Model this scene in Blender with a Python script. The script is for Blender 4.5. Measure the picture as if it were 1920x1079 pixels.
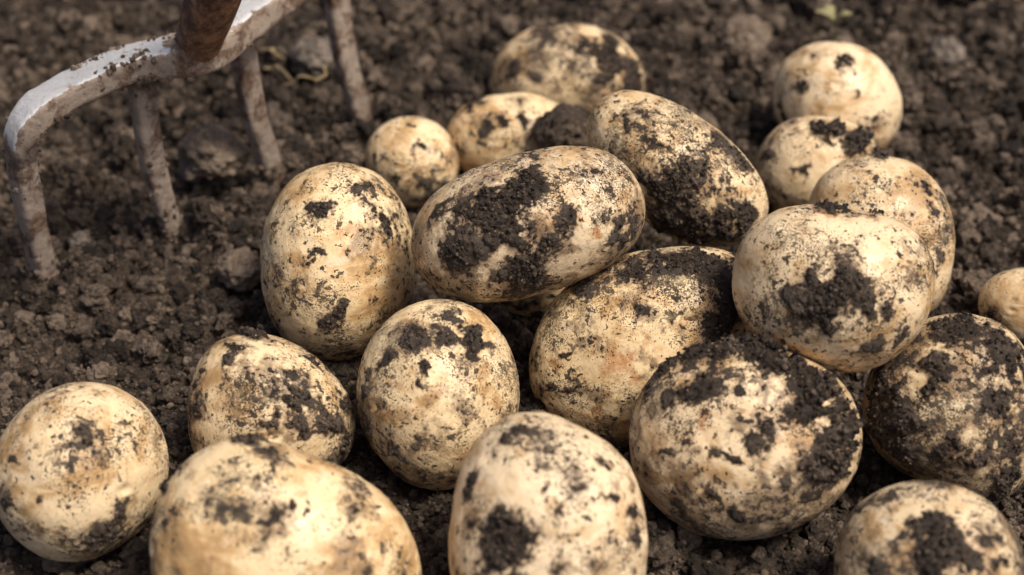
import bpy, bmesh, math, random
import numpy as np
from mathutils import Vector

# ------------------------------------------------------------------ camera, sky, sun, exposure
scene = bpy.context.scene
for o in list(bpy.data.objects):
    bpy.data.objects.remove(o)
col = scene.collection
PW, PH = 1920.0, 1079.0
LENS, SENSOR = 60.0, 36.0
FPX = LENS / SENSOR * PW
CAM_H, PITCH = 0.40, math.radians(38.0)
cam_d = bpy.data.cameras.new('camera')
cam = bpy.data.objects.new('camera', cam_d); col.objects.link(cam)
cam.location = (0, 0, CAM_H)
cam.rotation_euler = (math.pi / 2 - PITCH, 0, 0)
cam_d.lens, cam_d.sensor_width = LENS, SENSOR
cam_d.clip_start, cam_d.clip_end = 0.01, 500
cam_d.dof.use_dof = True
cam_d.dof.focus_distance = 0.572
cam_d.dof.aperture_fstop = 7.1
cam_d.dof.aperture_blades = 7
scene.camera = cam

SUN_EL, SUN_AZ = math.radians(62), math.radians(116)     # azimuth clockwise from +Y (away from camera): to the right, a little behind the camera
w = bpy.data.worlds.new('World'); scene.world = w; w.use_nodes = True
wn = w.node_tree.nodes; wl = w.node_tree.links
for n in list(wn): wn.remove(n)
sky = wn.new('ShaderNodeTexSky'); sky.sky_type = 'NISHITA'; sky.sun_disc = False
sky.sun_elevation = SUN_EL; sky.sun_rotation = SUN_AZ
sky.air_density = 0.6; sky.dust_density = 5.0; sky.ozone_density = 0.3
bg = wn.new('ShaderNodeBackground'); bg.inputs['Strength'].default_value = 0.047
wo = wn.new('ShaderNodeOutputWorld')
wl.new(sky.outputs[0], bg.inputs[0]); wl.new(bg.outputs[0], wo.inputs[0])
sd = bpy.data.lights.new('sun', 'SUN'); sun = bpy.data.objects.new('sun', sd); col.objects.link(sun)
sd.energy = 1.5; sd.angle = math.radians(14); sd.color = (1.0, 0.90, 0.76)
sdir = Vector((math.sin(SUN_AZ) * math.cos(SUN_EL), math.cos(SUN_AZ) * math.cos(SUN_EL), math.sin(SUN_EL)))
sun.rotation_euler = sdir.to_track_quat('Z', 'Y').to_euler()
sun.location = (1, -1, 2)
vs = scene.view_settings
scene.display_settings.display_device = 'sRGB'
vs.view_transform = 'Standard'; vs.look = 'None'; vs.gamma = 1.0; vs.exposure = 1.25
vs.use_curve_mapping = False
scene.cycles.max_bounces = 6
scene.cycles.use_denoising = True

# ------------------------------------------------------------------ camera geometry helpers
C0 = np.array([0, 0, CAM_H])
RIGHT = np.array([1., 0, 0])
UP = np.array([0, math.sin(PITCH), math.cos(PITCH)])
FWD = np.array([0, math.cos(PITCH), -math.sin(PITCH)])
def ray(px, py):
    d = FWD + RIGHT * (px - PW / 2) / FPX - UP * (py - PH / 2) / FPX
    return d
def at_z(px, py, z=0.0):
    d = ray(px, py); return C0 + d * ((CAM_H - z) / -d[2])
def at_d(px, py, t):
    d = ray(px, py); return C0 + d / np.linalg.norm(d) * t

# ------------------------------------------------------------------ numpy noise
def _h(ix, iy, iz, seed):
    h = (ix.astype(np.uint32) * np.uint32(374761393) + iy.astype(np.uint32) * np.uint32(668265263)
         + iz.astype(np.uint32) * np.uint32(2147483647 & 0x5bd1e995) + np.uint32((seed * 977 + 13) & 0xffffffff))
    h ^= h >> np.uint32(13); h *= np.uint32(1274126177); h ^= h >> np.uint32(16)
    h *= np.uint32(2246822519); h ^= h >> np.uint32(13)
    return h.astype(np.float64) / 4294967295.0
def vnoise(P, seed=0):                      # value noise, -1..1
    old = np.seterr(over='ignore')
    F = np.floor(P); f = P - F; I = F.astype(np.int64)
    u = f * f * f * (f * (f * 6 - 15) + 10)
    r = 0
    for dx in (0, 1):
        wx = u[:, 0] if dx else 1 - u[:, 0]
        for dy in (0, 1):
            wy = u[:, 1] if dy else 1 - u[:, 1]
            for dz in (0, 1):
                wz = u[:, 2] if dz else 1 - u[:, 2]
                r = r + wx * wy * wz * _h(I[:, 0] + dx, I[:, 1] + dy, I[:, 2] + dz, seed)
    np.seterr(**old)
    return r * 2 - 1
def fbm(P, scale, octs=4, seed=0, gain=0.55):
    a, s, t, n = 1.0, scale, 0, 0
    M = np.array([[0.8, 0.6, 0], [-0.48, 0.64, 0.6], [0.36, -0.48, 0.8]])
    Q = P * 1.0
    for i in range(octs):
        t = t + a * vnoise(Q * s + 17.3 * i, seed + i); n += a
        a *= gain; s *= 2.03; Q = Q @ M.T
    return t / n
def worley2(x, y, cell, seed, jitter=0.95):  # F1, F2 (in cells) and the random value of the nearest point
    old = np.seterr(over='ignore')
    gx, gy = x / cell, y / cell
    ix, iy = np.floor(gx).astype(np.int64), np.floor(gy).astype(np.int64)
    f1 = np.full(x.shape, 9.0); f2 = np.full(x.shape, 9.0); val = np.zeros(x.shape)
    z = np.zeros(x.shape, dtype=np.int64)
    for dx in (-1, 0, 1):
        for dy in (-1, 0, 1):
            cx, cy = ix + dx, iy + dy
            px = cx + 0.5 + (_h(cx, cy, z, seed) - 0.5) * jitter
            py = cy + 0.5 + (_h(cx, cy, z, seed + 1) - 0.5) * jitter
            v = _h(cx, cy, z, seed + 2)
            d = np.hypot(gx - px, gy - py)
            c = d < f1
            f2 = np.where(c, f1, np.minimum(f2, d))
            val = np.where(c, v, val); f1 = np.where(c, d, f1)
    np.seterr(**old)
    return f1, f2, val
def sstep(a, b, x):
    t = np.clip((x - a) / (b - a), 0, 1); return t * t * (3 - 2 * t)

# ------------------------------------------------------------------ mesh helpers
def ico(sub):
    bm = bmesh.new(); bmesh.ops.create_icosphere(bm, subdivisions=sub, radius=1.0)
    bm.verts.ensure_lookup_table()
    V = np.array([v.co[:] for v in bm.verts]); T = np.array([[v.index for v in f.verts] for f in bm.faces], dtype=np.int32)
    bm.free(); V /= np.linalg.norm(V, axis=1)[:, None]
    return V, T
def mesh_np(name, V, F, smooth=True, attrs=None):
    me = bpy.data.meshes.new(name)
    n = F.shape[1]
    me.vertices.add(len(V)); me.vertices.foreach_set('co', np.ascontiguousarray(V, dtype=np.float32).ravel())
    me.loops.add(F.size); me.loops.foreach_set('vertex_index', np.ascontiguousarray(F, dtype=np.int32).ravel())
    me.polygons.add(len(F)); me.polygons.foreach_set('loop_start', np.arange(0, F.size, n, dtype=np.int32))
    me.update(calc_edges=True)
    me.polygons.foreach_set('use_smooth', np.full(len(F), smooth))
    for k, a in (attrs or {}).items():
        at = me.attributes.new(k, 'FLOAT', 'POINT'); at.data.foreach_set('value', np.ascontiguousarray(a, dtype=np.float32))
    me.validate()
    return me
def link(name, me, mat, parent=None, loc=None):
    o = bpy.data.objects.new(name, me); col.objects.link(o)
    if mat: me.materials.append(mat)
    if loc is not None: o.location = tuple(loc)
    if parent: o.parent = parent
    return o
def tag(o, label, cat, group=None):
    o['label'] = label; o['category'] = cat
    if group: o['group'] = group
    return o
ICO1, ICO2, ICO3 = ico(1), ico(2), ico(3)
rng = np.random.default_rng(7)
def lump_templates(base, n, seed, amp=0.33):
    out = []
    for k in range(n):
        V, T = base
        P = V.copy() * (1 + amp * fbm(V + 31.7 * k, 1.6, 3, seed + k)[:, None] * 1.5 + 0.10 * fbm(V + 9.7 * k, 4.5, 2, seed + k + 50)[:, None])
        P *= np.array([1.0, 0.75 + 0.35 * rng.random(), 0.6 + 0.35 * rng.random()])
        out.append(P)
    return out
TPL2 = lump_templates(ICO2, 14, 100, .45); TPL3 = lump_templates(ICO3, 14, 300, .50); TPL1 = lump_templates(ICO1, 10, 500, 0.5)
def rand_rot(n):
    q = rng.normal(size=(n, 4)); q /= np.linalg.norm(q, axis=1)[:, None]
    a, b, c, d = q.T
    return np.stack([np.stack([1-2*(c*c+d*d), 2*(b*c-a*d), 2*(b*d+a*c)], 1), np.stack([2*(b*c+a*d), 1-2*(b*b+d*d), 2*(c*d-a*b)], 1),
                     np.stack([2*(b*d-a*c), 2*(c*d+a*b), 1-2*(b*b+c*c)], 1)], 1)
def scatter(points, radii, tpls, base):
    """many small lumps joined in one mesh; returns V, F, per-vertex random"""
    n = len(points); R = rand_rot(n); T = base[1]; nv = len(base[0])
    k = rng.integers(0, len(tpls), n); TP = np.stack(tpls)[k]
    V = np.einsum('nij,nvj->nvi', R, TP) * np.asarray(radii)[:, None, None] + np.asarray(points)[:, None, :]
    F = T[None] + (np.arange(n) * nv)[:, None, None]
    rnd = np.repeat(rng.random(n), nv)
    return V.reshape(-1, 3), F.reshape(-1, 3), rnd

# ------------------------------------------------------------------ materials
class NT:
    def __init__(s, name):
        s.m = bpy.data.materials.new(name); s.m.use_nodes = True; s.t = s.m.node_tree
        for n in list(s.t.nodes): s.t.nodes.remove(n)
        s.out = s.t.nodes.new('ShaderNodeOutputMaterial'); s.b = s.t.nodes.new('ShaderNodeBsdfPrincipled')
        s.t.links.new(s.b.outputs[0], s.out.inputs[0])
        tc = s.t.nodes.new('ShaderNodeTexCoord'); s.obj = tc.outputs['Object']
    def set(s, sock, v):
        if isinstance(v, bpy.types.NodeSocket): s.t.links.new(v, sock)
        else: sock.default_value = v
    def noise(s, scale, detail=4, rough=0.55, vec=None, dist=0.0, off=None):
        n = s.t.nodes.new('ShaderNodeTexNoise'); n.inputs['Scale'].default_value = scale; n.inputs['Detail'].default_value = detail
        n.inputs['Roughness'].default_value = rough; n.inputs['Distortion'].default_value = dist
        s.t.links.new(vec or s.obj, n.inputs['Vector']); return n.outputs['Fac']
    def mapping(s, scale, rot=(0, 0, 0), loc=(0, 0, 0), vec=None):
        n = s.t.nodes.new('ShaderNodeMapping'); n.inputs['Scale'].default_value = scale; n.inputs['Rotation'].default_value = rot
        n.inputs['Location'].default_value = loc; s.t.links.new(vec or s.obj, n.inputs['Vector']); return n.outputs[0]
    def vor(s, scale, vec=None, feature='F1'):
        n = s.t.nodes.new('ShaderNodeTexVoronoi'); n.feature = feature; n.inputs['Scale'].default_value = scale
        s.t.links.new(vec or s.obj, n.inputs['Vector']); return n.outputs['Distance']
    def math(s, op, a, b=0.0, c=0.0, clamp=False):
        n = s.t.nodes.new('ShaderNodeMath'); n.operation = op; n.use_clamp = clamp
        s.set(n.inputs[0], a); s.set(n.inputs[1], b)
        if op in ('MULTIPLY_ADD',): s.set(n.inputs[2], c)
        return n.outputs[0]
    def ramp(s, v, a, b, lo=0.0, hi=1.0):
        n = s.t.nodes.new('ShaderNodeMapRange'); n.interpolation_type = 'SMOOTHSTEP'
        s.set(n.inputs['Value'], v); s.set(n.inputs['From Min'], a); s.set(n.inputs['From Max'], b); s.set(n.inputs['To Min'], lo); s.set(n.inputs['To Max'], hi)
        return n.outputs[0]
    def mix(s, f, a, b, mode='MIX'):
        n = s.t.nodes.new('ShaderNodeMix'); n.data_type = 'RGBA'; n.blend_type = mode
        s.set(n.inputs[0], f)
        for i, v in ((6, a), (7, b)):
            if isinstance(v, tuple): v = v + (1.0,) if len(v) == 3 else v
            s.set(n.inputs[i], v)
        return n.outputs[2]
    def attr(s, name):
        n = s.t.nodes.new('ShaderNodeAttribute'); n.attribute_name = name; return n.outputs['Fac']
    def bump(s, h, dist, strength=1.0, prev=None):
        n = s.t.nodes.new('ShaderNodeBump'); n.inputs['Distance'].default_value = dist; n.inputs['Strength'].default_value = strength
        s.set(n.inputs['Height'], h)
        if prev: s.t.links.new(prev, n.inputs['Normal'])
        return n.outputs[0]
    def put(s, **k):
        for kk, v in k.items():
            kk = kk.replace('_', ' ')
            if isinstance(v, tuple) and len(v) == 3: v = v + (1.0,)
            s.set(s.b.inputs[kk], v)

def soil_color(n, rnd=None, dark=(0.016, 0.0110, 0.0080), mid=(0.074, 0.0535, 0.039), pale=(0.25, 0.190, 0.143)):
    a = n.noise(70, 5, 0.6); b = n.noise(420, 4, 0.65); c = n.noise(1900, 3, 0.6)
    v = n.math('MULTIPLY_ADD', b, 0.45, n.math('MULTIPLY_ADD', a, 0.35, n.math('MULTIPLY', c, 0.2)))
    if rnd is not None: v = n.math('MULTIPLY_ADD', n.math('SUBTRACT', rnd, 0.5), 0.26, v)
    v = n.math('MULTIPLY_ADD', n.math('SUBTRACT', n.noise(13, 4, 0.6), 0.5), 0.28, v)
    cc = n.mix(n.ramp(v, 0.34, 0.53), dark, mid)
    cc = n.mix(n.ramp(v, 0.50, 0.66, 0, 0.85), cc, pale)
    # odd pale mineral grains
    g = n.ramp(n.noise(2600, 1, 0.5), 0.73, 0.78, 0, 0.7)
    return n.mix(g, cc, (0.30, 0.25, 0.20))
def make_soil(name, **k):
    n = NT(name)
    rnd = n.attr('rnd')
    cc = soil_color(n, rnd, **k)
    h = n.math('ADD', n.noise(900, 6, 0.7), n.math('MULTIPLY', n.vor(700), -0.5))
    n.put(Base_Color=cc, Roughness=n.ramp(n.noise(300, 3), 0.35, 0.7, 0.62, 0.95), Specular_IOR_Level=0.35, Normal=n.bump(h, 0.0016, 1.0))
    return n.m
M_SOIL = make_soil('crumbly_soil')
M_CLOD = make_soil('clod_soil', dark=(0.060, 0.043, 0.031), mid=(0.19, 0.140, 0.102), pale=(0.34, 0.27, 0.21))
M_CLING = make_soil('clinging_soil_mat', dark=(0.012, 0.0085, 0.0063), mid=(0.054, 0.038, 0.0275), pale=(0.19, 0.142, 0.106))

def make_skin(name, seed, tone=0.0, film=0.5, speck=0.5, pink=0.0, dryness=0.3):
    """one potato's skin: pale buff mottling, brown film, scuffs, fine specks and the soil crust given by the 'soil' field"""
    r = random.Random(seed)
    n = NT(name)
    off = n.mapping((1, 1, 1), loc=(r.uniform(-5, 5), r.uniform(-5, 5), r.uniform(-5, 5)))
    rot = (r.uniform(0, 3), r.uniform(0, 3), r.uniform(0, 3))
    streak = n.mapping((1, 1, 3.2), rot=rot, vec=off)
    m1 = n.noise(42, 5, 0.6, off, 0.6); m2 = n.noise(150, 4, 0.6, off, 0.4); m3 = n.noise(75, 5, 0.62, streak, 0.3)
    pale = (0.84, 0.655, 0.405); mid = (0.62, 0.405, 0.198); tan = (0.37, 0.225, 0.095)
    k = 1 - 0.25 * tone
    hu = r.uniform(-.025, .035)
    pale = tuple(min(.86, x * k * h) for x, h in zip(pale, (1 - hu * .4, 1.0, 1 + hu * 2))); mid = tuple(x * k * h for x, h in zip(mid, (1 - hu, 1.0, 1 + hu * 2)))
    ofs = r.uniform(-.018, .012)
    v = n.math('MULTIPLY_ADD', m1, 0.5, n.math('MULTIPLY_ADD', m2, 0.2, n.math('MULTIPLY', m3, 0.3)))
    base = n.mix(n.ramp(v, 0.425 - ofs, 0.54 - ofs), mid, pale)
    base = n.mix(n.ramp(v, 0.48, 0.38, 0, 0.75), base, tan)
    # greyish-white dry bloom where skin is scuffed
    sc = n.ramp(n.noise(95, 6, 0.7, streak, 0.8), 0.57, 0.66, 0, 0.5)
    base = n.mix(sc, base, (0.80, 0.685, 0.53))
    # rust orange blemishes
    ru = n.ramp(n.noise(60, 4, 0.65, off, 1.0), 0.66 - 0.05 * pink, 0.74, 0, 0.30 + 0.55 * pink)
    ru = n.math('MAXIMUM', ru, n.ramp(n.math('ADD', n.attr('rust'), n.math('MULTIPLY', n.math('SUBTRACT', n.noise(230, 5, 0.7, off), 0.5), 1.6)), 0.25, 0.75, 0, 0.8))
    base = n.mix(ru, base, (0.42, 0.17, 0.05))
    # thin brown film of dried mud, uneven, with fine grain
    fl = n.attr('film')
    fn = n.math('MULTIPLY_ADD', n.noise(60, 7, 0.72, off, 0.5), 1.0, n.math('MULTIPLY', n.noise(650, 4, 0.7, off), 0.55))
    fm = n.ramp(n.math('ADD', fn, n.math('MULTIPLY', fl, 0.30)), 0.88 - 0.14 * film, 1.06 - 0.14 * film, 0, 0.45 + 0.25 * film)
    base = n.mix(fm, base, (0.185, 0.120, 0.070))
    # fine ragged specks, clustered
    dens = n.noise(r.uniform(32, 60), 3, 0.6, off)
    s1 = n.math('ADD', n.noise(r.uniform(300, 480), 3, 0.5, off, 0.0), n.math('MULTIPLY', n.math('ADD', dens, n.math('MULTIPLY', fl, 0.25)), 0.42))
    sp1 = n.ramp(s1, 0.885 - 0.075 * speck, 0.925 - 0.075 * speck)
    s2 = n.math('ADD', n.noise(r.uniform(850, 1300), 2, 0.5, off, 0.0), n.math('MULTIPLY', dens, 0.60))
    sp2 = n.ramp(s2, 1.000 - 0.07 * speck, 1.040 - 0.07 * speck, 0, 0.9)
    s3 = n.math('ADD', n.noise(2100, 2, 0.5, off), n.math('MULTIPLY', dens, 0.85))
    sp3 = n.ramp(s3, 1.105 - 0.06 * speck, 1.165 - 0.06 * speck, 0, 0.9)
    sp = n.math('MULTIPLY', n.math('MAXIMUM', n.math('MAXIMUM', sp1, sp3), sp2), n.ramp(n.noise(130, 3, 0.6, off), 0.32, 0.52, 0.35, 1.0))
    # soil crust
    so = n.attr('soil')
    det = n.math('ADD', n.math('MULTIPLY', n.math('SUBTRACT', n.noise(700, 6, 0.8, off, 0.1), 0.5), 1.9), n.math('MULTIPLY', n.math('SUBTRACT', n.noise(190, 4, 0.6, off, 0.4), 0.5), 1.1))
    sm = n.math('ADD', so, det)
    crust = n.ramp(sm, -0.01, 0.07)
    halo = n.ramp(sm, -0.55, 0.02, 0, 0.70)
    base = n.mix(halo, base, (0.175, 0.110, 0.064))
    soil = soil_color(n, None, dark=(0.009, 0.0065, 0.005), mid=(0.048, 0.034, 0.0245), pale=(0.19, 0.143, 0.108))
    dry = n.math('MULTIPLY', n.ramp(n.noise(48, 3, 0.55, off), 0.56 - 0.12 * dryness, 0.64 - 0.12 * dryness, 0, 0.9), n.ramp(n.attr('thick'), 0.7, 1.6, 1.0, 0.35))
    soil = n.mix(dry, soil, n.mix(n.noise(500, 4, 0.6, off), (0.060, 0.046, 0.036), (0.125, 0.098, 0.078)))
    allm = n.math('MAXIMUM', crust, n.math('MULTIPLY', sp, 0.93))
    cc = n.mix(allm, base, soil)
    hsk = n.math('MULTIPLY_ADD', m2, 0.5, n.math('MULTIPLY_ADD', n.noise(330, 5, 0.6, off), 0.35, n.math('MULTIPLY', n.noise(900, 3, 0.6, off), 0.12)))
    b1 = n.bump(hsk, 0.0010, 0.8)
    hc = n.math('MULTIPLY', allm, n.math('ADD', 0.45, n.math('MULTIPLY', n.noise(1100, 5, 0.7, off), 1.1)))
    b2 = n.bump(hc, 0.0013, 1.0, b1)
    rough = n.math('ADD', n.ramp(n.noise(110, 4, 0.6, off), 0.3, 0.7, 0.30, 0.50), n.math('MULTIPLY', allm, 0.35))
    rough = n.math('ADD', rough, n.math('MULTIPLY', fm, 0.15))
    n.put(Base_Color=cc, Roughness=rough, Normal=b2, Specular_IOR_Level=0.42)
    n.b.inputs['Subsurface Weight'].default_value = 0.0
    return n.m

# ------------------------------------------------------------------ potato data, outlines in photo pixels (traced, each given its own depth and thickness)
# name, g = height of its lowest point above the ground, thickness factor, tone, film, speck, general dirt, outline, soil patches (px,py,r,thick)
POT = [
 dict(k='upright', g=-.004, th=1.0, tone=0, film=.3, speck=.55, amt=-.02, label='large clean upright egg-shaped potato nearest the fork',
  o=[(645,304),(590,312),(545,340),(515,385),(497,430),(490,500),(500,570),(530,635),(580,668),(640,680),(700,655),(745,610),(772,550),(775,480),(762,400),(735,350),(700,318)],
  p=[(600,400,20,.7),(615,390,12,.7),(712,425,17,.7),(625,598,17,.9),(642,578,12,.9),(595,470,14,.3),(680,352,17,.4),(500,530,10,.3),(700,560,10,.3)]),
 dict(k='lying', r=[(1110,440,22)], g=.036, th=1.0, tone=.3, film=.9, speck=.8, amt=.0, label='oblong muddy potato lying across the top middle of the pile',
  o=[(768,470),(775,420),(800,375),(850,340),(920,310),(1000,285),(1080,277),(1140,282),(1180,315),(1205,360),(1210,410),(1195,455),(1150,490),(1090,520),(1020,545),(950,562),(890,567),(830,550),(785,515)],
  p=[(975,345,42,1),(905,385,42,1),(945,420,45,1),(885,470,36,1),(1000,470,36,1),(980,512,38,1),(930,395,35,1),(1060,410,22,.8),(1150,440,34,.8),(1105,320,18,.4),(960,380,35,1),(1000,300,20,.5),(830,390,20,.4),(1190,420,22,.5)]),
 dict(k='leaning', g=.022, th=1.0, tone=.1, film=.6, speck=.8, amt=.02, label='long potato with a muddy underside leaning down to the right, behind the muddy oblong one',
  o=[(1097,230),(1110,190),(1150,168),(1200,172),(1250,190),(1310,225),(1365,265),(1410,315),(1438,360),(1443,405),(1420,445),(1370,462),(1310,458),(1250,440),(1200,400),(1150,345),(1110,290)],
  p=[(1295,330,34,1),(1330,395,40,1),(1260,365,30,1),(1385,405,30,.8),(1310,435,42,1),(1380,290,24,.7),(1345,268,24,.6),(1180,237,15,.6),(1240,410,30,1),(1220,340,18,.5),(1360,350,15,.6),(1290,210,16,.4)]),
 dict(k='small', g=-.004, th=1.0, tone=0, film=.25, speck=.3, amt=.0, label='smallest round potato, behind the gap between the clean upright one and the muddy oblong one',
  o=[(684,295),(700,250),(740,223),(790,221),(835,245),(858,290),(855,340),(825,375),(775,392),(730,375),(700,345)],
  p=[(780,282,20,.5),(765,238,13,.5),(790,340,16,.5),(802,370,20,.5),(745,335,12,.4),(835,350,15,.5),(700,300,10,.3)]),
 dict(k='behind', g=-.004, th=.95, tone=0, film=.3, speck=.4, amt=.0, label='pale oblong potato touching the smallest round one, with a dark clod at its right end',
  o=[(837,240),(860,205),(900,185),(950,177),(1010,180),(1055,200),(1085,235),(1090,280),(1050,325),(960,345),(890,335),(850,300)],
  p=[(940,228,16,.4),(895,190,22,.6),(915,240,10,.4),(905,262,9,.4),(985,225,14,.4),(960,310,16,.5)]),
 dict(k='far', g=-.014, th=1.0, tone=.35, film=.9, speck=.7, amt=.05, label='soil-smeared potato half buried at the back, farthest from the viewer',
  o=[(912,160),(930,110),(975,65),(1040,45),(1110,48),(1165,75),(1200,115),(1210,165),(1195,215),(1120,245),(1020,245),(940,215)],
  p=[(1150,112,36,.9),(1190,150,32,.9),(1095,85,20,.5),(965,135,22,.5),(1000,90,16,.4),(1140,150,26,.9),(925,175,20,.5),(1060,120,16,.5),(1010,150,12,.5),(980,190,20,.5)]),
 dict(k='backright', g=-.004, th=.95, tone=0, film=.15, speck=.3, amt=.0, label='clean round potato at the upper right, standing behind all the others there',
  o=[(1448,180),(1460,125),(1500,90),(1560,80),(1620,92),(1665,130),(1690,185),(1688,235),(1660,280),(1600,305),(1520,295),(1465,245)],
  p=[(1585,122,17,.45),(1505,160,15,.4),(1466,198,16,.5),(1605,180,8,.4),(1640,218,8,.4),(1580,165,6,.4)]),
 dict(k='capped', dryness=1.5, g=-.004, th=.95, tone=.1, film=.4, speck=.5, amt=.0, label='potato with a thick flat cap of grey mud on top',
  o=[(1418,330),(1430,270),(1460,235),(1510,221),(1570,225),(1625,250),(1650,290),(1645,350),(1600,400),(1530,415),(1460,405),(1425,370)],
  p=[(1570,250,26,1.8),(1610,268,26,1.8),(1545,240,18,1.6),(1635,285,16,1.6),(1500,330,14,.5),(1440,285,14,.5),(1470,360,12,.4)]),
 dict(k='tall', g=-.004, th=.95, tone=.2, film=.35, speck=.6, amt=.0, label='tall speckled yellowish potato just behind the broad one with a black ragged patch',
  o=[(1520,370),(1545,325),(1590,297),(1650,291),(1715,305),(1760,350),(1783,415),(1785,480),(1775,540),(1755,585),(1700,605),(1600,570),(1540,480)],
  p=[(1725,350,20,.5),(1745,395,16,.4),(1662,298,16,1.3),(1762,480,20,.4),(1740,370,12,.5),(1700,330,8,.4)]),
 dict(k='star', r=[(1545,402,40)], g=.034, th=.95, tone=.05, film=.3, speck=.8, amt=.0, label='broad potato with one black ragged patch on its face, resting on top at the right',
  o=[(1375,540),(1380,480),(1405,430),(1450,397),(1510,385),(1570,390),(1630,402),(1690,415),(1730,445),(1752,495),(1750,560),(1730,615),(1690,660),(1640,690),(1590,698),(1530,685),(1470,665),(1410,630),(1385,590)],
  p=[(1550,515,24,1),(1562,555,34,1),(1535,585,30,1),(1620,565,24,1),(1658,578,18,1),(1590,545,26,1),(1548,612,20,1),(1545,392,26,1.2),(1500,560,24,.7),(1645,403,10,1.2),(1690,630,16,.4),(1640,650,16,.4)]),
 dict(k='big', r=[(1160,675,46),(1185,705,30),(1200,640,30),(1050,690,24),(1120,760,26)], g=-.008, th=.66, tone=.2, film=.7, speck=.9, amt=.02, pink=1, label='large rust-flecked potato with a dark muddy top, in the centre of the pile',
  o=[(992,700),(1000,640),(1030,580),(1080,525),(1150,490),(1230,472),(1310,465),(1385,472),(1412,510),(1412,590),(1370,680),(1290,780),(1190,850),(1120,832),(1050,800),(1005,750)],
  p=[(1300,500,44,1),(1350,530,36,1),(1250,498,36,1),(1390,490,36,1),(1345,600,30,1),(1370,575,34,1),(1067,660,14,.9),(1088,725,16,.7),(1105,535,26,.6),(1180,505,30,.7),(1200,580,12,.4),(1320,495,40,1),(1030,720,12,.5),(1160,830,20,.5)]),
 dict(k='cloaked', r=[(1322,785,26),(1300,830,16)], g=-.004, th=.8, tone=.1, film=.75, speck=.7, amt=.04, label='largest front potato with a thick cloak of crumbly soil over its top and right',
  o=[(1183,820),(1195,750),(1225,700),(1280,660),(1350,640),(1430,645),(1500,665),(1560,695),(1600,745),(1620,800),(1612,870),(1575,930),(1510,980),(1430,1010),(1350,1013),(1270,985),(1215,935),(1188,880)],
  p=[(1370,655,40,1.7),(1440,675,42,2),(1500,705,46,2),(1545,755,44,2),(1555,815,38,2),(1530,850,32,1.5),(1505,760,34,1.8),(1310,660,28,1.2),(1250,690,28,1),(1320,730,26,1),(1300,745,20,1),(1440,802,24,1),(1385,745,14,.6),(1380,860,18,.9),(1350,850,16,.9),(1400,965,20,.8),(1340,925,14,.9),(1220,740,22,.7),(1560,865,26,1.2),(1270,750,16,.8),(1585,790,26,1.5),(1260,840,10,.6),(1290,820,9,.6),(1480,900,12,.6)]),
 dict(k='rightdirty', g=-.004, th=.9, tone=.45, film=1.0, speck=1.0, amt=.035, label='very dirty potato at the right edge, more than half covered in black soil',
  o=[(1618,750),(1635,690),(1680,635),(1740,600),(1810,587),(1870,605),(1920,650),(1945,720),(1950,800),(1930,880),(1880,945),(1810,938),(1740,905),(1670,870),(1625,820)],
  p=[(1680,780,50,1),(1660,720,34,1),(1770,690,28,1),(1820,842,34,1),(1885,820,36,1),(1860,765,28,1),(1890,900,30,1),(1800,610,36,1),(1880,650,40,1),(1700,835,30,1),(1905,700,26,1),(1765,725,22,1),(1745,800,22,.8),(1720,630,24,.6),(1850,700,14,.7)]),
 dict(k='edge', r=[(1862,588,22)], g=-.004, th=.95, tone=.3, film=.3, speck=.4, amt=.0, label='small yellowish potato cut off by the right edge, beyond the very dirty one',
  o=[(1834,560),(1850,530),(1890,508),(1940,505),(1985,530),(2005,580),(1990,630),(1940,655),(1880,640),(1842,600)],
  p=[(1862,590,12,.5),(1900,560,8,.3)]),
 dict(k='bottomright', dryness=1.5, g=-.004, th=.95, tone=.25, film=.6, speck=.7, amt=.02, label='potato at the bottom right corner with a grey mud patch on its face',
  o=[(1565,1050),(1575,990),(1620,935),(1690,905),(1770,903),(1840,930),(1890,980),(1918,1040),(1925,1110),(1890,1190),(1800,1230),(1690,1230),(1600,1180),(1565,1110)],
  p=[(1750,1005,36,1),(1790,1035,34,1),(1838,1000,26,1),(1680,932,20,.7),(1850,1060,26,1),(1610,960,18,.5),(1765,1065,34,1),(1650,1070,18,.6),(1700,1010,12,.5),(1720,990,20,.9)]),
 dict(k='bottommid', g=-.004, th=.85, tone=.1, film=.5, speck=.45, amt=.0, label='tall pale potato cut off at the bottom middle, black patch at its lower left',
  o=[(850,960),(860,883),(895,822),(965,773),(1025,774),(1060,787),(1110,815),(1162,848),(1192,900),(1205,970),(1203,1080),(1190,1180),(1130,1240),(1030,1260),(930,1245),(865,1180),(848,1080)],
  p=[(935,990,34,1),(960,1025,38,1),(925,1060,38,1),(960,825,18,.8),(885,905,24,.5),(1130,870,18,.5),(1185,950,22,.5),(1150,955,11,.5),(1190,1010,24,.4),(1010,985,10,.5),(1025,920,10,.4),(985,968,16,.6)]),
 dict(k='mudspot', dryness=1.5, g=-.004, th=.95, tone=.1, film=.6, speck=.75, amt=.0, label='round potato in front centre with a smooth grey mud smear running down its top',
  o=[(670,720),(685,660),(725,600),(790,567),(850,563),(910,590),(950,640),(970,710),(968,780),(940,850),(890,900),(830,922),(770,910),(715,860),(680,800)],
  p=[(785,640,28,1),(825,630,24,1),(878,628,32,1.2),(890,658,22,1),(808,690,20,1),(800,722,15,.8),(730,680,16,.6),(785,830,16,.9),(748,848,14,.7),(688,735,20,.6),(850,598,20,.6),(905,650,22,1),(700,700,14,.6),(720,760,10,.4)]),
 dict(k='leftmid', g=-.004, th=.95, tone=.2, film=.85, speck=.8, amt=.03, label='rough reddish potato at the left, between the clean upright one and the biggest bottom one',
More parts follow.
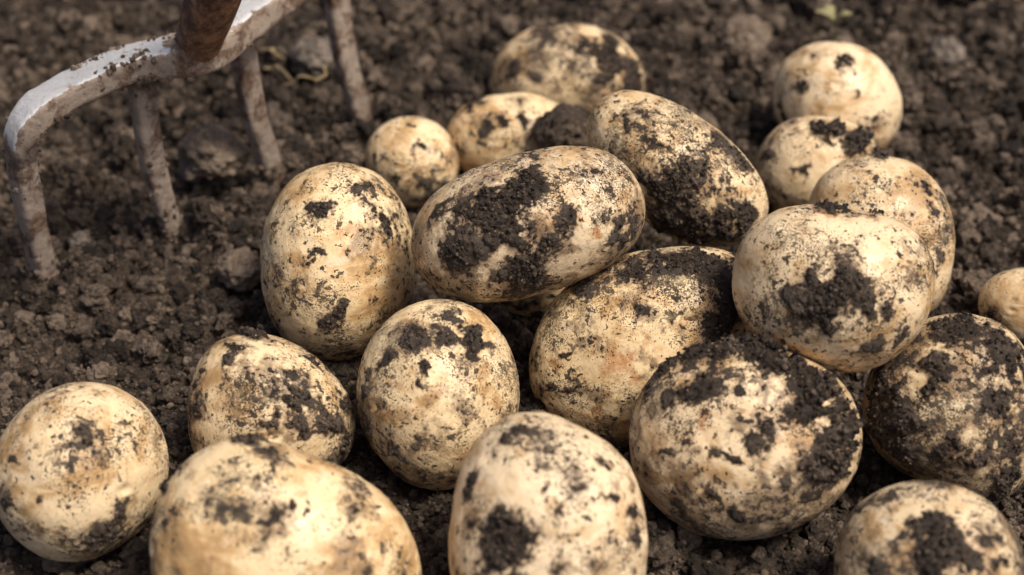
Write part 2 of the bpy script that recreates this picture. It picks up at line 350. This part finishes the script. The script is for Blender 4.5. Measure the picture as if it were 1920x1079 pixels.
  o=[(353,780),(360,710),(390,650),(440,627),(500,628),(560,650),(610,690),(650,740),(668,800),(655,850),(620,885),(540,905),(430,905),(368,860)],
  p=[(440,655,18,1),(375,775,20,1),(368,730,18,1),(490,632,24,1.4),(560,740,18,.8),(580,680,18,.8),(535,770,24,.8),(620,800,26,1),(640,830,26,1),(640,750,18,.7),(560,800,24,.8),(500,800,16,.6),(425,675,14,.9),(390,700,12,.6)]),
 dict(k='bottomleft', g=-.004, th=.75, tone=.05, film=.35, speck=.45, amt=.0, label='biggest pale potato at the bottom left, cut off by the lower edge',
  o=[(283,1000),(300,930),(350,860),(420,823),(500,828),(580,855),(660,890),(730,940),(775,1000),(792,1070),(780,1150),(720,1210),(600,1250),(450,1250),(340,1200),(290,1110)],
  p=[(500,853,14,.6),(480,907,14,.6),(440,955,12,.4),(308,905,22,.8),(340,878,22,.8),(625,862,22,.8),(700,903,18,.7),(462,828,22,.9),(400,955,14,.4),(320,970,10,.5),(312,1050,12,.5),(545,950,9,.3)]),
 dict(k='leftedge', dryness=1.5, g=-.004, th=.95, tone=.15, film=.45, speck=.55, amt=.0, label='round potato alone at the left edge with one small square mud patch',
  o=[(-8,850),(20,790),(70,745),(130,720),(200,720),(260,750),(300,800),(317,860),(305,930),(265,990),(205,1035),(130,1052),(60,1035),(10,990),(-15,930)],
  p=[(165,808,16,.8),(173,825,14,.8),(20,945,16,.7),(90,930,14,.6),(195,1003,28,.8),(215,972,20,.6),(82,875,9,.5),(140,877,9,.5),(255,840,12,.4),(30,870,10,.4)]),
 dict(k='under', g=-.004, th=.9, tone=.4, film=.6, speck=.5, amt=.03, label='shaded potato mostly hidden beneath the muddy oblong one on top of the pile',
  o=[(905,520),(925,470),(970,440),(1030,440),(1070,470),(1085,520),(1070,565),(1030,592),(980,598),(930,575)],
  p=[(950,560,20,.6),(1030,570,16,.5)]),
]

ICO7, ICO6 = ico(7), ico(6)
def build_potato(idx, P):
    o = np.array(P['o'], float)
    c = (o.min(0) + o.max(0)) / 2
    d0 = ray(*c); L0 = np.linalg.norm(d0); F = -d0 / L0                # towards the camera
    R = np.cross(np.array([0, 0, 1.]), F); R /= np.linalg.norm(R); U = np.cross(F, R)
    def loc2(px, py):
        d = ray(px, py); d = d / np.dot(d, -F); return np.dot(d, R), np.dot(d, U)
    q = np.array([loc2(*p) for p in o])
    ang = np.arctan2(q[:, 1], q[:, 0]); rad = np.hypot(q[:, 0], q[:, 1]); s = np.argsort(ang); ang, rad = ang[s], rad[s]
    N = 360; tt = np.linspace(-math.pi, math.pi, N, endpoint=False)
    rr = np.interp(tt, np.r_[ang - 2*math.pi, ang, ang + 2*math.pi], np.r_[rad, rad, rad])
    ker = np.exp(-0.5 * (np.arange(-30, 31) / 8.0) ** 2); ker /= ker.sum()
    rr = np.convolve(np.r_[rr[-30:], rr, rr[:30]], ker, 'valid')
    cc = min(rr.mean(), (rr + np.roll(rr, N // 2)).min() / 2 * 1.08) * P['th']
    V, T = ICO7 if (o[:, 0].max() - o[:, 0].min()) > 260 else ICO6
    Rf = lambda a: np.interp(a, np.r_[tt, math.pi], np.r_[rr, rr[0]])
    th = np.arctan2(V[:, 1], V[:, 0]); rd = Rf(th)
    W = (V[:, 0] * rd)[:, None] * R + (V[:, 1] * rd)[:, None] * U + (V[:, 2] * cc)[:, None] * F
    # scale the whole thing about the camera until its lowest point is at height g
    full = -F + W
    d = (CAM_H - P['g']) / -full[:, 2].min()
    W = W * d; ctr = C0 - F * d
    rm = rr.mean() * d
    seed = 40 + idx * 11
    nrm = W / np.linalg.norm(W, axis=1)[:, None]
    # gentle lumps, shallow dents (eyes), less at the outline
    W = W + nrm * ((fbm(W + seed, 34, 2, seed) * 0.055 + fbm(W + seed, 95, 2, seed + 3) * 0.012) * rm * (.35 + .65 * np.abs(V[:, 2])))[:, None]
    r = random.Random(seed)
    for k in range(11):
        e = np.array([r.gauss(0, 1) for _ in range(3)]); e /= np.linalg.norm(e)
        e = e - 0 * F
        dd = np.linalg.norm(V[:, :1] * R + V[:, 1:2] * U + V[:, 2:] * F - e, axis=1)
        el = (V[:, :1] * R + V[:, 1:2] * U + V[:, 2:] * F - e); along = el @ U; dd = np.sqrt(dd ** 2 + 2.5 * along ** 2); sz = r.uniform(.06, .13)
        W = W - nrm * (np.exp(-(dd / sz) ** 2) * sz * .30 * rm)[:, None] + nrm * (np.exp(-((dd - sz * 1.5) / (sz * .7)) ** 2) * sz * .07 * rm)[:, None]
    W = W + nrm * (fbm(W + seed, 210, 3, seed + 5) * 0.00028)[:, None]
    # soil field
    lx, ly, lz = W @ R, W @ U, W @ F
    warp = np.stack([fbm(W + 3.1 * j, 120, 4, seed + 20 + j) for j in range(3)], 1)
    Wq = W
    rust = np.zeros(len(W))
    for (px, py, pr) in P.get('r', []):
        a, b = loc2(px, py); v = W[np.argmin(np.where(lz > 0, np.hypot(lx - a * d, ly - b * d), 9))]
        rust = np.maximum(rust, np.clip(1 - np.linalg.norm(Wq + warp * .004 - v, axis=1) / (pr * d / FPX), 0, 1))
    soil = np.full(len(W), -1.0); thick = np.zeros(len(W))
    for (px, py, pr, tk) in P['p']:
        a, b = loc2(px, py); a *= d; b *= d
        front = np.where(lz > -0.1 * rm, np.hypot(lx - a, ly - b), 9)
        v = W[np.argmin(front)]
        rad_m = pr * d / FPX * 1.12
        q_ = Wq + warp * (0.003 + 0.85 * rad_m) - v
        ax3 = np.array([r.gauss(0, 1) for _ in range(3)]); ax3 /= np.linalg.norm(ax3)
        dist = np.sqrt((q_ ** 2).sum(1) * .82 + (1.6 if pr < 25 else .5) * (q_ @ ax3) ** 2) / rad_m
        f = np.clip(0.88 - dist, -1, 1) * (0.80 + 0.15 * min(tk, 2)) - max(0, .6 - tk) * .55
        thick = np.maximum(thick, np.where(dist < 1.4, tk, 0) * sstep(1.4, .6, dist)); soil = np.maximum(soil, f)
    n1 = fbm(W + seed, 95, 4, seed + 30); n2 = fbm(W + seed, 380, 4, seed + 37, .65)
    n3 = fbm(W + seed, 900, 2, seed + 43)
    soil = soil + 0.55 * n1 + 0.62 * n2 + 0.30 * n3
    rnd = (n1 * 1.0 + n2 * 0.55) - 0.62 + P['amt'] * 3.2
    soil = np.maximum(soil, rnd * 1.2)
    under = sstep(0.35, -0.9, nrm[:, 2]) * 0.30        # bellies that lie in the soil carry more of it
    soil = soil + under * (0.4 + n1)
    film = 0.5 * n1 + sstep(-.9, .2, soil) * 0.5 + under
    cov = sstep(-0.05, 0.30, soil)
    grain = fbm(W, 620, 3, seed + 50, .7)
    hgt = cov * (0.00018 + 0.00080 * np.maximum(thick, .2) ** 1.5 * (1 + 1.0 * n2)) * (1 + 1.2 * grain)
    W = W + nrm * hgt[:, None]
    me = mesh_np('potato', W, T, True, {'soil': soil, 'film': film, 'thick': thick, 'rust': rust})
    mat = make_skin('potato_skin', seed, P['tone'], P['film'], P['speck'], P.get('pink', 0), P.get('dryness', .4))
    po = link('potato', me, mat, None, ctr)
    tag(po, P['label'], 'potato', 'freshly dug potatoes heaped on the soil')
    # loose crumbs sticking to the crust
    cand = np.where((soil > 0.02))[0]
    area = 4 * math.pi * rm * rm * len(cand) / len(W)
    ncr = int(min(4200, area / 1.0e-6))
    if len(cand) > 20:
        wgt = 0.05 + cov[cand] * (0.1 + np.maximum(thick[cand], .05) ** 2) * (1 + n1[cand]); wgt /= wgt.sum()
        pick = rng.choice(cand, ncr, p=wgt)
        rads = 0.00014 + 0.00060 * rng.random(ncr) ** 3.5 * (0.5 + 0.6 * np.clip(thick[pick], 0, 2))
        pts = W[pick] + nrm[pick] * (rads * 0.25)[:, None]
        sm = rads < 0.0004
        V1, F1, r1 = scatter(pts[sm], rads[sm], TPL1, ICO1)
        V2, F2, r2 = scatter(pts[~sm], rads[~sm], TPL2, ICO2)
        Vc = np.r_[V1, V2]; Fc = np.r_[F1, F2 + len(V1)]
        link('clinging_soil', mesh_np('clinging_soil', Vc, Fc, False, {'rnd': np.r_[r1, r2]}), M_CLING, po)['kind'] = 'stuff'
    return po, ctr, W, T
POTS = []
for i, P in enumerate(POT):
    POTS.append((P, *build_potato(i, P)))

# ------------------------------------------------------------------ the ground: one sheet, dense where it is seen, stretching out to the horizon
def axis(lo, hi, step, far, grow=1.12):
    mid = list(np.arange(lo, hi, step)); a = []; s = step; x = lo
    while x > -far: s *= grow; x -= s; a.append(x)
    b = []; s = step; x = mid[-1]
    while x < far: s *= grow; x += s; b.append(x)
    return np.array(a[::-1] + mid + b)
BERM = []
for (P, po, ctr, W, T) in POTS:
    if P['g'] <= 0:
        low = W[W[:, 2] < (0.006 - ctr[2])]          # what would lie under the soil
        if len(low) > 20: BERM.append((ctr[0] + low[:, 0].mean(), ctr[1] + low[:, 1].mean(), np.ptp(low[:, 0]) / 2, np.ptp(low[:, 1]) / 2))
ENTRY = [at_z(90, 540), at_z(330, 455), at_z(518, 340), at_z(685, 245)]
GX = axis(-0.30, 0.30, 0.00058, 60); GY = axis(0.30, 0.86, 0.00062, 60)
def ground_h(x, y):
    P = np.stack([x, y, np.zeros_like(x)], 1)
    far = sstep(0.0, 1.0, np.clip((np.hypot(x, y - .55) - .5) / 1.0, 0, 1))
    big = fbm(P, 9, 3, 900) * 0.010 + fbm(P, 1.1, 3, 950) * 0.08 * far
    rise = sstep(0.60, 0.90, y) * 0.012
    # coarser crumbs to the left and far, finer near the viewer
    co = np.clip(sstep(0.40, 0.62, y) * 0.9 + 0.15, 0, 1)
    wx = x + fbm(P, 60, 3, 910) * 0.006; wy = y + fbm(P, 60, 3, 920) * 0.006
    wx2 = x + fbm(P, 260, 2, 930) * 0.0016; wy2 = y + fbm(P, 260, 2, 940) * 0.0016
    f1, f2, v = worley2(wx, wy, 0.021, 61)
    h = np.sqrt(np.clip(1 - (f1 / 0.62) ** 2, 0, 1)) * 0.0095 * sstep(.35, 1, v) * co
    f1, f2, v = worley2(wx2 + 5, wy2, 0.0095, 62)
    h = h + np.clip(1 - (f1 / 0.66) ** 2, 0, 1) * 0.0052 * (0.2 + v) * (0.35 + .65 * co)
    f1, f2, v = worley2(wx2, wy2 + 5, 0.0042, 63)
    h = h + np.sqrt(np.clip(1 - (f1 / 0.64) ** 2, 0, 1)) * 0.0026 * (0.35 + v)
    f1, f2, v = worley2(wx2 + 3, wy2 + 3, 0.0020, 64)
    h = h + np.sqrt(np.clip(1 - (f1 / 0.66) ** 2, 0, 1)) * 0.0011 * (0.3 + v)
    rid = 1 - np.abs(fbm(P, 190, 4, 965)) * 2
    h = h + fbm(P, 700, 2, 960) * 0.0005 + rid * 0.0021 * (0.4 + co) - np.clip(fbm(P, 75, 3, 970) - .12, 0, 1) * 0.012 * co
    add = np.zeros_like(x)
    for (bx, by, ax_, ay) in BERM:
        q = np.hypot((x - bx) / (ax_ + .004), (y - by) / (ay + .004))
        add = np.maximum(add, np.exp(-((q - 1.0) / 0.30) ** 2) * 0.0062)
    for e in ENTRY:
        q = np.hypot(x - e[0] - .003, y - e[1] + .002)
        add = np.maximum(add, np.exp(-((q - .009) / 0.007) ** 2) * 0.0060)
    add = add * (0.75 + 1.3 * fbm(P, 55, 3, 980))
    # some places are broken into clods, some lie as fine tilth
    patch = sstep(-.25, .25, fbm(P, 14, 3, 985))
    return big + rise + h * (0.80 + 0.35 * patch) + add + fbm(P, 45, 4, 987, .6) * 0.006 * (0.4 + co) - 0.010
X, Y = np.meshgrid(GX, GY)
Zg = ground_h(X.ravel(), Y.ravel())
# the soil gives a little under each potato and is pushed up round it
for (P, po, ctr, W, T) in POTS:
    pass
nx, ny = len(GX), len(GY)
idx = np.arange(nx * ny).reshape(ny, nx)
Fg = np.stack([idx[:-1, :-1], idx[:-1, 1:], idx[1:, 1:], idx[1:, :-1]], -1).reshape(-1, 4)
gm = mesh_np('soil_ground', np.stack([X.ravel(), Y.ravel(), Zg], 1), Fg, True, {'rnd': np.full(nx * ny, .5)})
ground = link('soil_ground', gm, M_SOIL); ground['kind'] = 'structure'

# crumbs lying loose on the ground: nobody could count them
def crumbs(n, lo, hi, pw, x0=-.28, x1=.28, y0=.32, y1=.84):
    x = rng.uniform(x0, x1, n * 2); y = rng.uniform(y0, y1, n * 2)
    keep = np.abs(x) < 0.115 + y * 0.19
    cl = fbm(np.stack([x, y, x * 0], 1), 30, 3, 77)
    keep &= rng.random(n * 2) < (0.85 + cl * 0.7) * (1.0 if hi < .003 else np.clip(.35 + (y - .42) * 6, .35, 1))
    x, y = x[keep][:n], y[keep][:n]; n = len(x)
    r = lo + (hi - lo) * rng.random(n) ** pw
    z = ground_h(x, y) + r * 0.40
    return np.stack([x, y, z], 1), r
p1, r1 = crumbs(40000, 0.0006, 0.0023, 2.0); p2, r2 = crumbs(4800, 0.0022, 0.0056, 2.4)
p0, r0 = crumbs(70000, 0.00035, 0.0010, 1.5)
Vz_, Fz_, rz_ = scatter(p0, r0, TPL1, ICO1)
Va, Fa, ra = scatter(p1, r1, TPL2, ICO2); Vb, Fb, rb = scatter(p2, r2, TPL3, ICO3)
cr = link('soil_crumbs', mesh_np('soil_crumbs', np.r_[Va, Vb, Vz_], np.r_[Fa, Fb + len(Va), Fz_ + len(Va) + len(Vb)], False, {'rnd': np.r_[ra, rb, rz_]}), M_SOIL)
cr['kind'] = 'stuff'; cr['label'] = 'loose dark crumbs of soil strewn over the ground'; cr['category'] = 'soil'

# ------------------------------------------------------------------ single clods and stones one can point at
ICO5 = ico(5)
def clod(px, py, wpx, label, name='soil_clod', mat=None, flat=.8, amp=.34, z=0.0, seed=1, cat='clod'):
    p = at_z(px, py, z); d = np.linalg.norm(p - C0); r = wpx * d / FPX / 2
    V, T = ICO5
    W = V * (1 + amp * fbm(V, 1.5, 3, seed)[:, None] + (.17 * fbm(V, 4.5, 4, seed + 9, .6) + .07 * np.abs(fbm(V, 11, 3, seed + 19)))[:, None])
    W = W * np.array([1, .9, flat]) * r
    nn = V; W = W + nn * (fbm(W, 420, 3, seed + 3) * 0.0011)[:, None]
    o = link(name, mesh_np(name, W, T, True, {'rnd': np.full(len(W), .7)}), mat or M_CLOD, None, p)
    tag(o, label, cat); return o
def stone_mat(name, a, b):
    n = NT(name); v = n.noise(160, 5, .6)
    n.put(Base_Color=n.mix(n.ramp(v, .4, .6), a, b), Roughness=.75, Normal=n.bump(n.noise(500, 5, .6), .001, .7)); return n.m
M_STONE = stone_mat('pale_stone_mat', (.07, .055, .045), (.19, .155, .125))
clod(397, 288, 122, 'big brown rounded clod on the soil between the two middle fork tines', seed=3, z=.014)
clod(452, 508, 88, 'dark clod on the soil just left of the clean upright potato', seed=5, z=.008)
clod(1058, 245, 105, 'wet dark clod wedged between the pale oblong potato and the long leaning one', mat=M_CLING, seed=8, z=.030, flat=.95)
clod(590, 108, 92, 'grey-brown lump behind the fork, between its third and fourth tines', seed=12, z=.008, mat=M_STONE)
clod(1395, 78, 100, 'blurred grey clod at the back, left of the clean round upper right potato', seed=16, z=.008)
clod(1772, 102, 66, 'blurred pale reddish lump at the upper right, beyond the clean round potato', seed=21, z=.006, mat=M_STONE)
clod(150, 452, 40, 'small pale clod lying between the first and second fork tines', seed=23, z=.004, mat=M_STONE)
clod(268, 652, 52, 'brown clod on fine soil above the potato at the left edge', seed=27, z=-.001, mat=M_SOIL)

# ------------------------------------------------------------------ garden fork
def metal_mat(name, worn_glare):
    n = NT(name)
    v = n.noise(90, 6, .65, None, .5); f = n.noise(520, 5, .7)
    rust = n.mix(n.ramp(f, .35, .65), (0.075, 0.045, 0.030), (0.21, 0.135, 0.090))
    dust = n.mix(f, (0.30, 0.235, 0.185), (0.46, 0.385, 0.32))
    cc = n.mix(n.ramp(v, .40, .55, 0, .85), rust, dust)
    cc = n.mix(n.ramp(n.noise(260, 5, .7, None, .4), .60, .66, 0, .9), cc, (.03, .021, .015))
    wf = n.attr('worn_glare')
    wm = n.math('MULTIPLY', n.math('MULTIPLY', wf, 3.0, clamp=True), n.ramp(n.math('ADD', wf, n.math('MULTIPLY', n.math('SUBTRACT', n.noise(150, 6, .75), .5), 4.6)), .36, .66)) if worn_glare else 0.0
    cc = n.mix(wm, cc, n.mix(n.noise(300, 4), (.62, .61, .60), (.85, .85, .86)))  # polished steel, with the whitish sky glare painted into its colour
    n.put(Base_Color=cc, Roughness=n.math('SUBTRACT', .72, n.math('MULTIPLY', wm, .40)) if worn_glare else .72,
          Metallic=n.math('MULTIPLY', wm, .35) if worn_glare else 0.0,
          Normal=n.bump(n.math('ADD', n.noise(420, 6, .7), n.math('MULTIPLY', v, .6)), .0011, .8))
    return n.m
M_FORK = metal_mat('rusty_dusty_steel', True)
n = NT('dark_rust')
n.put(Base_Color=n.mix(n.ramp(n.noise(140, 6, .7), .38, .62), (.075, .036, .020), n.mix(n.ramp(n.noise(420, 4, .6), .35, .65), (.24, .110, .052), (.38, .215, .125))), Roughness=.62, Normal=n.bump(n.noise(500, 6, .7), .0012, .9)); M_RUST = n.m
def sweep(path, ws, hs, upv, rings=60, sides=20, sq=4.0, seed=1, rough=.0004):
    """superelliptic bar along a smooth path; ws across, hs along upv"""
    path = np.array(path, float); t = np.linspace(0, 1, len(path))
    # catmull-rom resample
    tt = np.linspace(0, len(path) - 1, rings); pts = []
    ext = np.vstack([2 * path[0] - path[1], path, 2 * path[-1] - path[-2]])
    for s in tt:
        i = min(int(s), len(path) - 2); u = s - i; a, b, c, d = ext[i:i + 4]
        pts.append(.5 * ((2 * b) + (-a + c) * u + (2*a - 5*b + 4*c - d) * u*u + (-a + 3*b - 3*c + d) * u**3))
    pts = np.array(pts); wv = np.interp(tt / (len(path) - 1), np.linspace(0, 1, len(ws)), ws); hv = np.interp(tt / (len(path) - 1), np.linspace(0, 1, len(hs)), hs)
    tan = np.gradient(pts, axis=0); tan /= np.linalg.norm(tan, axis=1)[:, None]
    V = []
    an = np.linspace(0, 2 * math.pi, sides, endpoint=False) + math.pi / sides
    cs, sn = np.cos(an), np.sin(an); e = 2 / sq
    cx, cy = np.sign(cs) * np.abs(cs) ** e, np.sign(sn) * np.abs(sn) ** e
    for k in range(rings):
        up = np.array(upv(k / (rings - 1)) if callable(upv) else upv, float); up = up - tan[k] * np.dot(up, tan[k]); up /= np.linalg.norm(up)
        sd_ = np.cross(tan[k], up)
        V.append(pts[k] + (cx * wv[k] / 2)[:, None] * sd_ + (cy * hv[k] / 2)[:, None] * up)
    global OFFU
    OFFU = np.r_[np.tile(cy, rings), 0, 0]
    V = np.vstack(V)
    V = V + fbm(V, 160, 2, seed)[:, None] * rough * np.sign(V - np.repeat(pts, sides, 0))
    F = []
    for k in range(rings - 1):
        for j in range(sides):
            a = k * sides + j; b = k * sides + (j + 1) % sides; F.append((a, b, b + sides, a + sides))
    V = np.vstack([V, pts[0], pts[-1]]); n0 = len(V) - 2
    for j in range(sides):
        b = (j + 1) % sides; F.append((b, j, n0, n0)); F.append(((rings - 1) * sides + j, (rings - 1) * sides + b, n0 + 1, n0 + 1))
    return V, F
def mesh_list(name, V, F, attrs=None):
    F3 = []
    for f in F:
        F3.append((f[0], f[1], f[2]))
        if f[2] != f[3]: F3.append((f[0], f[2], f[3]))
    me = mesh_np(name, V, np.array(F3, dtype=np.int32), True, attrs)
    return me
fork_base = at_z(420, 400, 0)
fork = bpy.data.objects.new('garden_fork', None); col.objects.link(fork); fork.location = tuple(at_z(300, 450, 0))
tag(fork, 'rusty digging fork with polished crossbar, sky glare painted on its top, tines stuck in the soil', 'fork')
FO = np.array(fork.location)
def fpart(name, V, F, worn_glare=None):
    V = V - FO
    me = mesh_list(name, V, F, {'worn_glare': worn_glare if worn_glare is not None else np.zeros(len(V))})
    return link(name, me, M_FORK, fork)
ZB = 0.078
G = [at_z(90, 540), at_z(330, 455), at_z(518, 340), at_z(685, 245)]
B1, B2, B3, B4 = at_z(48, 255, ZB - .012), at_z(268, 130, ZB - .001), at_z(455, 50, ZB), at_z(632, -50, ZB - .004)
barv = (B4 - B1) / np.linalg.norm(B4 - B1)
side = np.cross(barv, [0, 0, 1.]); side /= np.linalg.norm(side)   # towards the viewer
if side[1] > 0: side = -side
def tine(Gp, Bp, w0, h0, bend, seed, flare=1.18):
    Bp = Bp - side * .0015
    dn = Gp - Bp
    path = [Bp + np.array([0, 0, .001]), Bp + dn * .2 + bend * .6, Bp + dn * .5 + bend, Bp + dn * .8 + bend * .5, Gp, Gp + dn * .35 - bend]
    V, F = sweep(path, [w0 * (.78 + .2 * flare), w0, w0 * .98, w0 * .92, w0 * .80, w0 * .4], [h0 * flare, h0 * 1.02, h0, h0 * .93, h0 * .80, h0 * .4], -barv, 90, 32, 4.0, seed, .0003)
    return fpart('tine', V, F)
bend = -barv * .003
t2 = tine(G[1], B2, .0072, .0092, bend, 2); t3 = tine(G[2], B3, .0074, .0098, bend, 3)
t4 = tine(G[3], B4, .0074, .0098, bend, 4)
# the outer tine continues round the shoulder into the crossbar; it starts just under the bend
t1 = tine(G[0], at_z(40, 262, ZB - .010), .0098, .0092, bend * .4, 1, .88)
up0 = np.array([0, 0, 1.])
Cm = at_z(375, 95, ZB + .006)
bar = [at_z(43, 305, ZB - .021), at_z(39, 262, ZB - .009), at_z(62, 215, ZB - .001), at_z(130, 170, ZB + .001), at_z(250, 118, ZB + .004),
       Cm, at_z(455, 38, ZB + .007), at_z(540, -20, ZB + .002), at_z(615, -68, ZB), at_z(634, -70, ZB - .006), at_z(636, -45, ZB - .016)]
def upf(t):
    a = sstep(0.0, .22, np.array(t)) * sstep(1.0, .8, np.array(t))
    out = -barv if t < .5 else barv
    return out * (1 - a) + (up0 + side * -.10) * a
V, F = sweep(bar, [.0088, .0108, .0135, .0155, .0165, .0190, .0165, .0150, .014, .013, .012], [.0076, .0094, .0092, .0088, .0095, .0125, .0115, .0105, .0105, .011, .011], upf, 130, 40, 6.0, 9, .0004)
dC = np.linalg.norm(V[:, :2] - Cm[:2], axis=1)
Wn = sstep(.80, .97, OFFU) * sstep(.009, .016, dC) * sstep(.066, .073, V[:, 2])  # top face only: rubbed steel plus the painted sky glare
fpart('crossbar', V, F, Wn * 1.0)
S0 = at_z(370, 112, ZB + .002); S1 = at_z(378, 62, ZB + .016); S2 = at_z(404, -20, ZB + .038)
ax = (S2 - S1); S3 = S2 + ax * 3.2
V, F = sweep([S0, S1, S2, S3], [.014, .0172, .0195, .0225], [.014, .0172, .0195, .0225], side, 260, 64, 2.0, 14, .0)
sock = fpart('socket', V, F)
sock.data.materials.clear(); sock.data.materials.append(M_RUST)
n = NT('ash_wood'); v = n.noise(80, 6, .6, n.mapping((1, 1, .06))); n.put(Base_Color=n.mix(v, (.16, .09, .045), (.36, .23, .13)), Roughness=.6, Normal=n.bump(v, .001, .5)); M_WOOD = n.m
S4 = S3 + ax / np.linalg.norm(ax) * .55
V, F = sweep([S3 - ax * .3, S3 + ax, S4], [.018, .026, .028], [.018, .026, .028], side, 20, 24, 2.0, 15, .0002)
link('shaft', mesh_list('shaft', V - FO, F), M_WOOD, fork)
# soil stuck to the fork
ALLV = []
for ch in fork.children:
    if ch.name.split('.')[0] in ('tine', 'crossbar', 'socket'):
        a = np.zeros(len(ch.data.vertices) * 3); ch.data.vertices.foreach_get('co', a); ALLV.append(a.reshape(-1, 3) + FO)
ALLV = np.vstack(ALLV)
def stuck(spots, per):
    """crumbs caked on the metal: they sit on its surface near each spot"""
    pts, rads = [], []
    for (p, sp, n_) in spots:
        sp = np.ones(3) * sp
        w_ = np.exp(-0.5 * (((ALLV - p) / (sp * 1.1 + .0008)) ** 2).sum(1)) + 1e-12
        pick = rng.choice(len(ALLV), int(n_ * 1.6), p=w_ / w_.sum())
        pts.append(ALLV[pick] + rng.normal(size=(len(pick), 3)) * .0004); rads.append(.0003 + .0011 * rng.random(len(pick)) ** 2.5)
    pts = np.vstack(pts); rads = np.concatenate(rads)
    Vv, Ff, rr_ = scatter(pts, rads, TPL2, ICO2)
    link('clinging_soil', mesh_np('clinging_soil', Vv - FO, Ff, False, {'rnd': rr_}), M_CLOD, fork)['kind'] = 'stuff'
stuck([(at_z(235, 108, ZB + .007), np.array([.008, .006, .0008]), 45), (at_z(110, 215, ZB - .006), np.array([.007, .007, .002]), 60), (at_z(300, 75, ZB + .010), .003, 90), (at_z(315, 60, ZB + .012), .0025, 50), (at_z(180, 122, ZB + .007), np.array([.004, .003, .0012]), 30), (at_z(285, 165, ZB - .002), .003, 60),
       (at_z(440, 85, ZB - .002), .003, 90), (at_z(50, 330, ZB - .03), np.array([.003, .003, .008]), 60), (at_z(470, 40, ZB + .002), .003, 50),
       (at_z(300, 330, .030), np.array([.003, .003, .009]), 40), (at_z(330, 430, .006), .004, 90), (at_z(88, 520, .006), .004, 90), (at_z(510, 325, .004), .004, 60)], 1)

# ------------------------------------------------------------------ dry straw and a blurred seedling
n = NT('dry_straw'); n.put(Base_Color=n.mix(n.noise(200), (.22, .155, .075), (.48, .36, .19)), Roughness=.6); M_STRAW = n.m
n = NT('seedling_green'); n.put(Base_Color=n.mix(n.noise(150), (.16, .15, .06), (.30, .27, .13)), Roughness=.6); M_SEED = n.m
def straw(pp, wd, label, seed):
    V, F = sweep(pp, [wd, wd * 1.2, wd * .5], [wd * .4, wd * .5, wd * .3], up0, 24, 8, 2, seed, .0003)
    o = link('straw', mesh_list('straw', V - pp[0], F), M_STRAW, None, pp[0]); tag(o, label, 'straw', 'bits of dry straw lying behind the fork')
for k, (x0, y0, x1, y1, wd, lab) in enumerate([
    (495, 128, 548, 152, .0026, 'short thick yellow straw just right of the third fork tine'),
    (530, 160, 598, 150, .0022, 'flat straw lying level between the third and fourth fork tines'),
    (590, 152, 630, 116, .0016, 'thin straw slanting up beside the fourth fork tine'),
    (488, 92, 536, 112, .0014, 'thin pale straw tip sticking out behind the third fork tine')]):
    a, b = at_z(x0, y0, .010), at_z(x1, y1, .010); m = (a + b) / 2 + np.array([.002, .001, .003])
    straw([a, a * .6 + m * .4 + np.array([.001 * k, .0012, -.001]), m + np.array([-.002, .001 - .0014 * k, 0]), b], wd * .7, lab, 31 + k)

def seedling(px, py):
    root = bpy.data.objects.new('seedling', None); col.objects.link(root); base = at_z(px, py + 50, .004); root.location = tuple(base)
    tag(root, 'thin pale green seedling at the top edge, above the clean round upper right potato', 'plant')
    top = at_z(px + 2, py, .02)
    V, F = sweep([base, (base + top) / 2 + np.array([.001, 0, 0]), top], [.0012] * 3, [.0012] * 3, (0, 1, 0), 12, 8, 2, 3, 0)
    link('stem', mesh_list('stem', V - base, F), M_SEED, root)
    for (dx, dy) in ((-34, -16), (36, -12), (-16, -30)):
        e = at_z(px + dx, py + dy, .024)
        V, F = sweep([top, (top + e) / 2 + np.array([0, 0, .002]), e], [.001, .006, .001], [.0005, .0006, .0005], (0, 0, 1), 14, 10, 2, 3, 0)
        link('leaf', mesh_list('leaf', V - base, F), M_SEED, root)
seedling(1562, 38)
